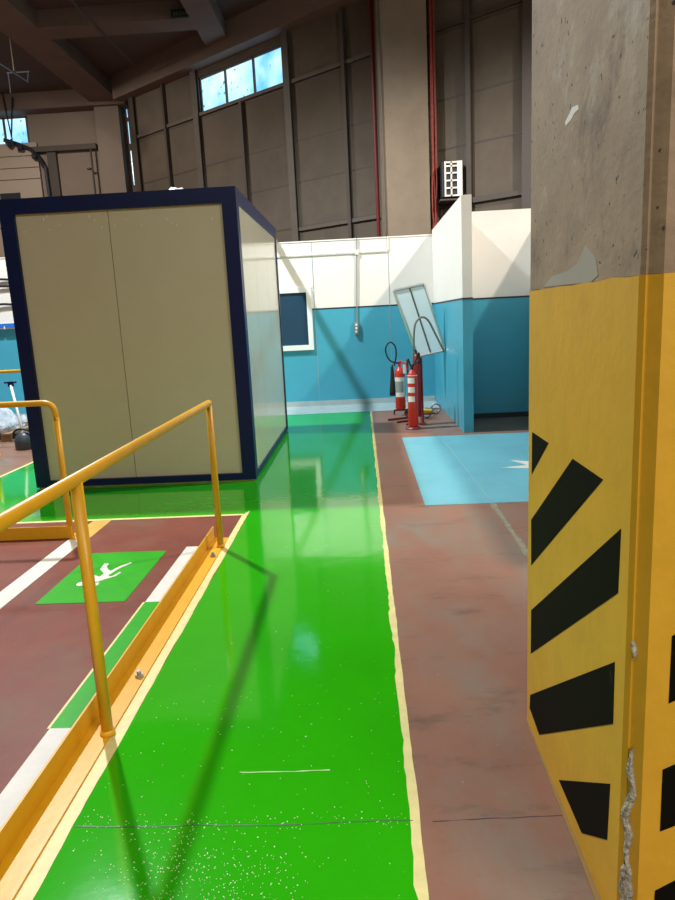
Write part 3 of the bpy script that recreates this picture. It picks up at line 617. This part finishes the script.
# tilted framed panel fixed to the fin wall
MP = thing('framed_panel', (0.905, 10.5, 1.435), 0, 'tilted aluminium framed panel of two glossy panes coloured with a pale reflection fixed to the fin wall', 'framed panel')
quad = [Vector((-0.378, 0, 0.468)), Vector((0.075, 0, 0.54)), Vector((0.372, 0, -0.455)), Vector((-0.045, 0, -0.53))]
def lerp(a, b, t): return a * (1 - t) + b * t
for a, b_ in ((0, 1), (1, 2), (2, 3), (3, 0)): 
    link('frame_bar', tube(bmesh.new(), [quad[a], quad[b_]], 0.023, 4), 'aluminium', MP)
m0, m1 = lerp(quad[0], quad[1], 0.52), lerp(quad[3], quad[2], 0.48)
link('frame_bar', tube(bmesh.new(), [m0, m1], 0.018, 4), 'dull_steel', MP)
def slab(q, t=0.012):
    bm = bmesh.new(); lo = [bm.verts.new(v + Vector((0, -t / 2, 0))) for v in q]; hi = [bm.verts.new(v + Vector((0, t / 2, 0))) for v in q]
    bm.faces.new(lo); bm.faces.new(hi[::-1])
    for i in range(4): bm.faces.new((lo[i], lo[(i + 1) % 4], hi[(i + 1) % 4], hi[i]))
    return bm
link('pane', slab([quad[0], m0, m1, quad[3]]), 'pane_reflection_tint', MP); link('pane', slab([m0, quad[1], quad[2], m1]), 'pane_reflection_tint', MP)
link('wall_bracket', tube(bmesh.new(), [(0.36, 0, -0.44), (0.384, 0.0, -0.44)], 0.02, 8), 'dull_steel', MP)

# ------------------------------------------------------------ foreground pillar
PX, PY0, PY1 = 0.578, 1.448, 2.365
PF = 1.420
PR = thing('concrete_pillar', (0, 0, 0), 0, 'big square concrete pillar painted yellow with black hazard stripes at right', 'pillar')
def ring(off=0.0):
    return [(PX - off, PY1 + off), (PX - off, PY0 + 0.004), (PX + 0.007 , PY0 - 0.008), (PX + 0.013, PY0 - 0.005), (PX + 0.024, PY0 - 0.018), (PX + 0.034, PF - off), (1.56, PF - off), (1.56, PY1 + off)]
YT = 1.606
bm = prism(bmesh.new(), ring(), YT, CEIL); link('concrete_shaft', bm, 'concrete', PR)
# painted zone, upper edge slightly uneven
bm = bmesh.new(); rg = ring(0.002); dense = []
for (x0, y0), (x1, y1) in zip(rg, rg[1:] + rg[:1]):
    L = math.hypot(x1 - x0, y1 - y0); n = max(1, int(L / 0.03))
    dense += [(x0 + (x1 - x0) * k / n, y0 + (y1 - y0) * k / n) for k in range(n)]
lo = [bm.verts.new((x, y, 0)) for x, y in dense]; hi = [bm.verts.new((x, y, YT + 0.004 * noise.noise(Vector((x * 9, y * 9, 0))))) for x, y in dense]
bm.faces.new(lo[::-1]); bm.faces.new(hi)
for i in range(len(dense)): bm.faces.new((lo[i], lo[(i + 1) % len(dense)], hi[(i + 1) % len(dense)], hi[i]))
link('yellow_coat', bm, 'yellow_pillar', PR)
side = lambda a, b, c: (PX - 0.002 - c, a, b)
front = lambda a, b, c: (a, PF - 0.002 - c, b)
stripes = [[(2.316, 1.131), (2.111, 1.131), (2.318, 0.982)], [(1.865, 1.132), (1.625, 1.131), (2.316, 0.648), (2.321, 0.815)],
 [(1.502, 1.045), (1.507, 0.887), (2.314, 0.305), (2.312, 0.477)], [(1.513, 0.708), (1.511, 0.545), (2.186, 0.06), (2.325, 0.078), (2.317, 0.137)],
 [(1.944, 0.062), (1.517, 0.375), (1.525, 0.207), (1.716, 0.063)]]
for s in stripes: link('black_stripe', prism(bmesh.new(), s, 0.0, 0.0012, side), 'black_paint', PR)
for s in ([(0.663, 0.82), (0.95, 0.98), (0.95, 0.80), (0.663, 0.655)], [(0.657, 0.486), (0.95, 0.83 - .2), (0.95, 0.45), (0.658, 0.322)], [(0.653, 0.158), (0.95, 0.34), (0.95, 0.16), (0.65, 0.02)]):
    link('black_stripe', prism(bmesh.new(), s, 0.0, 0.0012, front), 'black_paint', PR)
# chipped corner: rough plaster showing on the chamfer
def chip(z0, z1, w0, seed):
    bm = bmesh.new(); n = 36; rows = []
    c0 = Vector((PX + 0.003, PY0 - 0.004, 0)); tdir = Vector((0.034, -0.028, 0)).normalized(); nd = Vector((-0.028, -0.034, 0)).normalized()
    for i in range(n + 1):
        t = i / n; z = z0 + (z1 - z0) * t; w_ = w0 * (math.sin(math.pi * min(max(t, .04), .96)) ** 0.5) * (1 + 0.7 * noise.noise(Vector((z * 22, seed, 0))))
        c = 0.012 + 0.012 * noise.noise(Vector((z * 13, seed + 5, 0))); row = []
        for j in range(7):
            u_ = (j / 6 - 0.5) * 2; h_ = (1 - u_ * u_) * 0.008 + 0.006 * noise.noise(Vector((z * 50, u_ * 2.5, seed))) * (1 - abs(u_)) - (0.004 if abs(u_) == 1 else 0)
            row.append(bm.verts.new(c0 + tdir * (c + u_ * w_) + nd * h_ + Vector((0, 0, z))))
        rows.append(row)
    for A, C in zip(rows, rows[1:]):
        for j in range(6): bm.faces.new((A[j], A[j + 1], C[j + 1], C[j]))
    return link('chipped_plaster', bm, 'plaster', PR)
chip(0.20, 0.53, 0.011, 1); chip(0.02, 0.22, 0.02, 2); chip(0.76, 0.80, 0.006, 3)
bm = prism(bmesh.new(), [(2.20, 1.612), (1.75, 1.606), (1.70, 1.62), (1.72, 1.66), (1.80, 1.70), (1.86, 1.66), (1.95, 1.645), (2.10, 1.64)], 0.0, 0.0012, lambda a, b, c: (PX - c, a, b))
link('grey_patch', bm, mat('cement_patch', (0.36, 0.33, 0.27), 0.8, var=0.1), PR)
bm = prism(bmesh.new(), [(1.99, 2.040), (1.95, 2.052), (1.93, 2.060), (1.88, 2.052), (1.875, 2.040), (1.91, 2.040), (1.94, 2.032), (1.985, 2.028)], 0.0, 0.001, lambda a, b, c: (PX - c, a, b))
link('paint_splash', bm, 'label_white', PR)
struct(link('trim_3', prism(bmesh.new(), wavy(PX - 0.024, 1.0, PX - 0.008, 2.36, 0.005, 0.03, 3) + [(PX - .002, 2.37), (PX - .002, 1.0)], 0.0, 0.004), mat('mortar', (0.30, 0.18, 0.05), 0.9, var=0.3)))

# repeats of a kind
for pre, g in (('fire_extinguisher', 'fire extinguishers by the blue fin wall'), ('handrail', 'yellow tube handrails'), ('yellow_edge_line', 'pale yellow floor edge lines'), ('white_floor_stripe', 'white floor stripes'), ('concrete_column', 'concrete columns of the hall'), ('wall_conduit', 'conduits on the back wall')):
    for o in D.objects:
        if o.name.split('.')[0] == pre and o.parent is None: o['group'] = g
